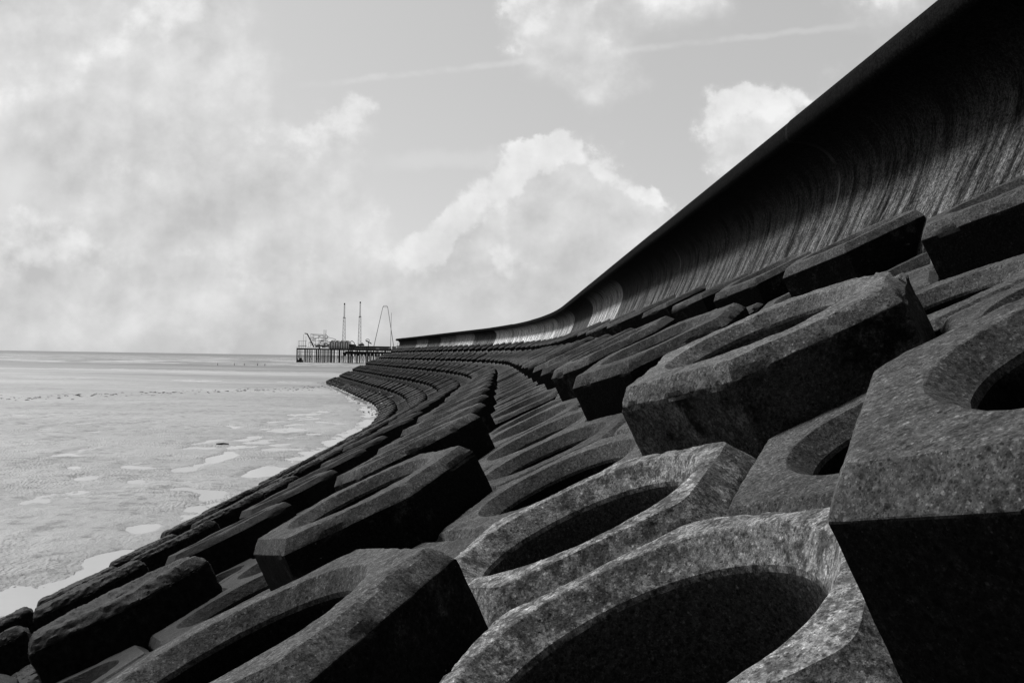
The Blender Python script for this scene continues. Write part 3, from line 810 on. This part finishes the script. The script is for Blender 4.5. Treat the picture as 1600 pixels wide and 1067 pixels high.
rpart(MB().box((pX(1108), PY+10, TOPD+.6), (1.3, 1.3, 1.2)), 'base', M_DARKR, rt)
# coaster at the sea end
rt = ride('roller_coaster', 'small roller coaster of dark track and lattice supports at the sea end of the pier', 'roller coaster')
def tp(x2, y2, dy=7): return (pX(x2), PY+dy, pZ(x2, y2))
b = MB()
for a, c in (((215, 470), (240, 474)), ((240, 474), (312, 612))):
    for dy in (5.4, 7.0): b.bar(tp(*a, dy), tp(*c, dy), .42)
for i in range(14):
    f = i/13; x2 = 240+72*f; y2 = 474+138*f; b.bar(tp(x2, y2, 5.2), tp(x2, y2, 7.2), .3)
rpart(b, 'lift_track', M_DARKR, rt)
b = MB(); path = [(275, 478), (330, 480), (390, 482), (430, 480), (452, 500), (440, 520), (400, 545), (370, 560), (380, 575), (430, 570), (475, 560), (530, 540), (540, 533), (500, 520), (455, 512)]
for i in range(len(path)-1):
    b.bar(tp(*path[i], 6+(i % 3)*2), tp(*path[i+1], 6+((i+1) % 3)*2), .26)
path = [(285, 488), (350, 492), (420, 495)]
for i in range(len(path)-1): b.bar(tp(*path[i], 10), tp(*path[i+1], 10), .2)
rpart(b, 'track', M_MID, rt)
b = MB()
for i, (x2, yt) in enumerate([(280, 480), (300, 482), (320, 520), (345, 490), (370, 545), (395, 484), (408, 430), (422, 432), (438, 432), (455, 505), (475, 560), (245, 560), (205, 480), (225, 500)]):
    th_ = .13 if i not in (6, 8) else .2
    b.bar(tp(x2, 620, 5+(i % 4)*2), tp(x2, yt, 5+(i % 4)*2), th_)
for i in range(38):
    x2 = 262 + r2.random()*200; y2 = 500 + r2.random()*95; b.bar(tp(x2, y2, 6), tp(x2+26, y2-20+r2.random()*40, 8), .17)
for y2 in (515, 545, 572, 592): b.bar(tp(278, y2, 7), tp(450, y2+6, 7), .16)
for i in range(9): x2 = 330+i*17; b.box(tp(x2, 606-(i*7) % 13, 9), (1.2, 1, 1.6+(i % 3)))
rpart(b, 'support_frame', M_STEEL, rt)
# railing screen at the far left, kiosks
rt = ride('viewing_shelter', 'light open shelter frame at the seaward tip of the pier', 'shelter')
b = MB()
for x2 in (158, 172, 195, 210, 232): b.bar(tp(x2, 622, 3), tp(x2, 548, 3), .12)
b.bar(tp(158, 548, 3), tp(245, 548, 3), .14); b.bar(tp(158, 600, 3), tp(245, 600, 3), .3)
rpart(b, 'frame', M_MID, rt)
rt = ride('ride_station', 'low dark ride station with barrel roof right beside the striped hall', 'building')
rpart(MB().box((pX(712), PY+8, TOPD+2.0), (4.6, 8, 4.0)), 'wall', M_DARKR, rt)
b = MB().bar(tp(690, 560, 4), tp(715, 548, 4), .35).bar(tp(715, 548, 4), tp(742, 572, 4), .35).bar(tp(742, 572, 4), tp(735, 600, 4), .3)
rpart(b, 'curved_track', M_MID, rt)
rt = ride('swing_ride', 'tilted arm ride with round gondola frame in the middle right of the pier', 'ride')
b = MB()
for i in range(14):
    a0, a1 = 2*math.pi*i/14, 2*math.pi*(i+1)/14
    b.bar((pX(870)+1.6*math.cos(a0), PY+7, 19.0+1.1*math.sin(a0)), (pX(870)+1.6*math.cos(a1), PY+7, 19.0+1.1*math.sin(a1)), .24)
rpart(b, 'gondola_ring', M_DARKR, rt)
rpart(MB().bar(tp(858, 545), tp(912, 578), .5).bar(tp(880, 560), tp(880, 620), .35), 'arm', M_DARKR, rt)
rt = ride('arcade_hall', 'long low dark-roofed hall on the right part of the pier deck', 'building')
rpart(MB().box(((pX(730)+pX(1100))/2, PY+12, TOPD+2.2), (pX(1100)-pX(730), 14, .9)), 'roof', M_DARKR, rt)
rpart(MB().box(((pX(740)+pX(1090))/2, PY+13, TOPD+.9), (pX(1090)-pX(740), 10, 1.8)), 'wall', M_MID, rt)
b = MB()
for i in range(17): b.box((pX(745)+i*1.75, PY+5.4, TOPD+.9), (.2, .2, 1.8))
rpart(b, 'colonnade', M_PALE, rt)
rt = ride('big_top_tent', 'low peaked tent roof left on top of the arcade hall', 'tent')
b = MB(); b.v = [tp(775, 585, 6), tp(825, 585, 6), tp(812, 566, 9), tp(775, 585, 14), tp(825, 585, 14)]; b.f = [(0, 1, 2), (1, 4, 2), (4, 3, 2), (3, 0, 2)]
b.box((pX(800), PY+10, pZ(800, 592)), (4, 7.5, 1.0)); rpart(b, 'canvas', M_DARKR, rt)
labels = ['white kiosk below the left leg of the A-shaped frame', 'grey kiosk right of the slim mast on the pier', 'tall pale kiosk near the landward end of the visible deck', 'pale rounded stall half hidden behind the sea wall end']
for i, (x2, w, h_, mt) in enumerate([(985, 2.6, 1.6, M_PALE), (1155, 3.2, 3.1, M_MID), (1205, 3.6, 3.9, M_PALE), (1245, 2.5, 4.5, M_PALE)]):
    rt = ride('kiosk', labels[i], 'kiosk'); rt['group'] = 'small kiosks on the pier'
    rpart(MB().box((pX(x2), PY+3.4, TOPD+h_*.4), (w, 2.4, h_*.8)), 'wall', mt, rt)
    rpart(MB().box((pX(x2), PY+3.4, TOPD+h_*.8+.12), (w+.5, 3.0, .25)), 'roof', M_DARKR, rt)
b_root = ride('looping_ride', 'open ring-shaped ride frames at the right end of the pier deck', 'ride')
b = MB()
for cx2, cz, rr_ in ((1200, 16.2, 1.6), (1228, 15.8, 1.9), (1252, 16.3, 1.3)):
    for i in range(14):
        a0, a1 = 2*math.pi*i/14, 2*math.pi*(i+1)/14
        b.bar((pX(cx2)+rr_*math.cos(a0), PY+9, cz+rr_*math.sin(a0)), (pX(cx2)+rr_*math.cos(a1), PY+9, cz+rr_*math.sin(a1)), .14)
    b.bar((pX(cx2), PY+9, TOPD), (pX(cx2), PY+9, cz-rr_), .18)
rpart(b, 'ring_frame', M_MID, b_root)
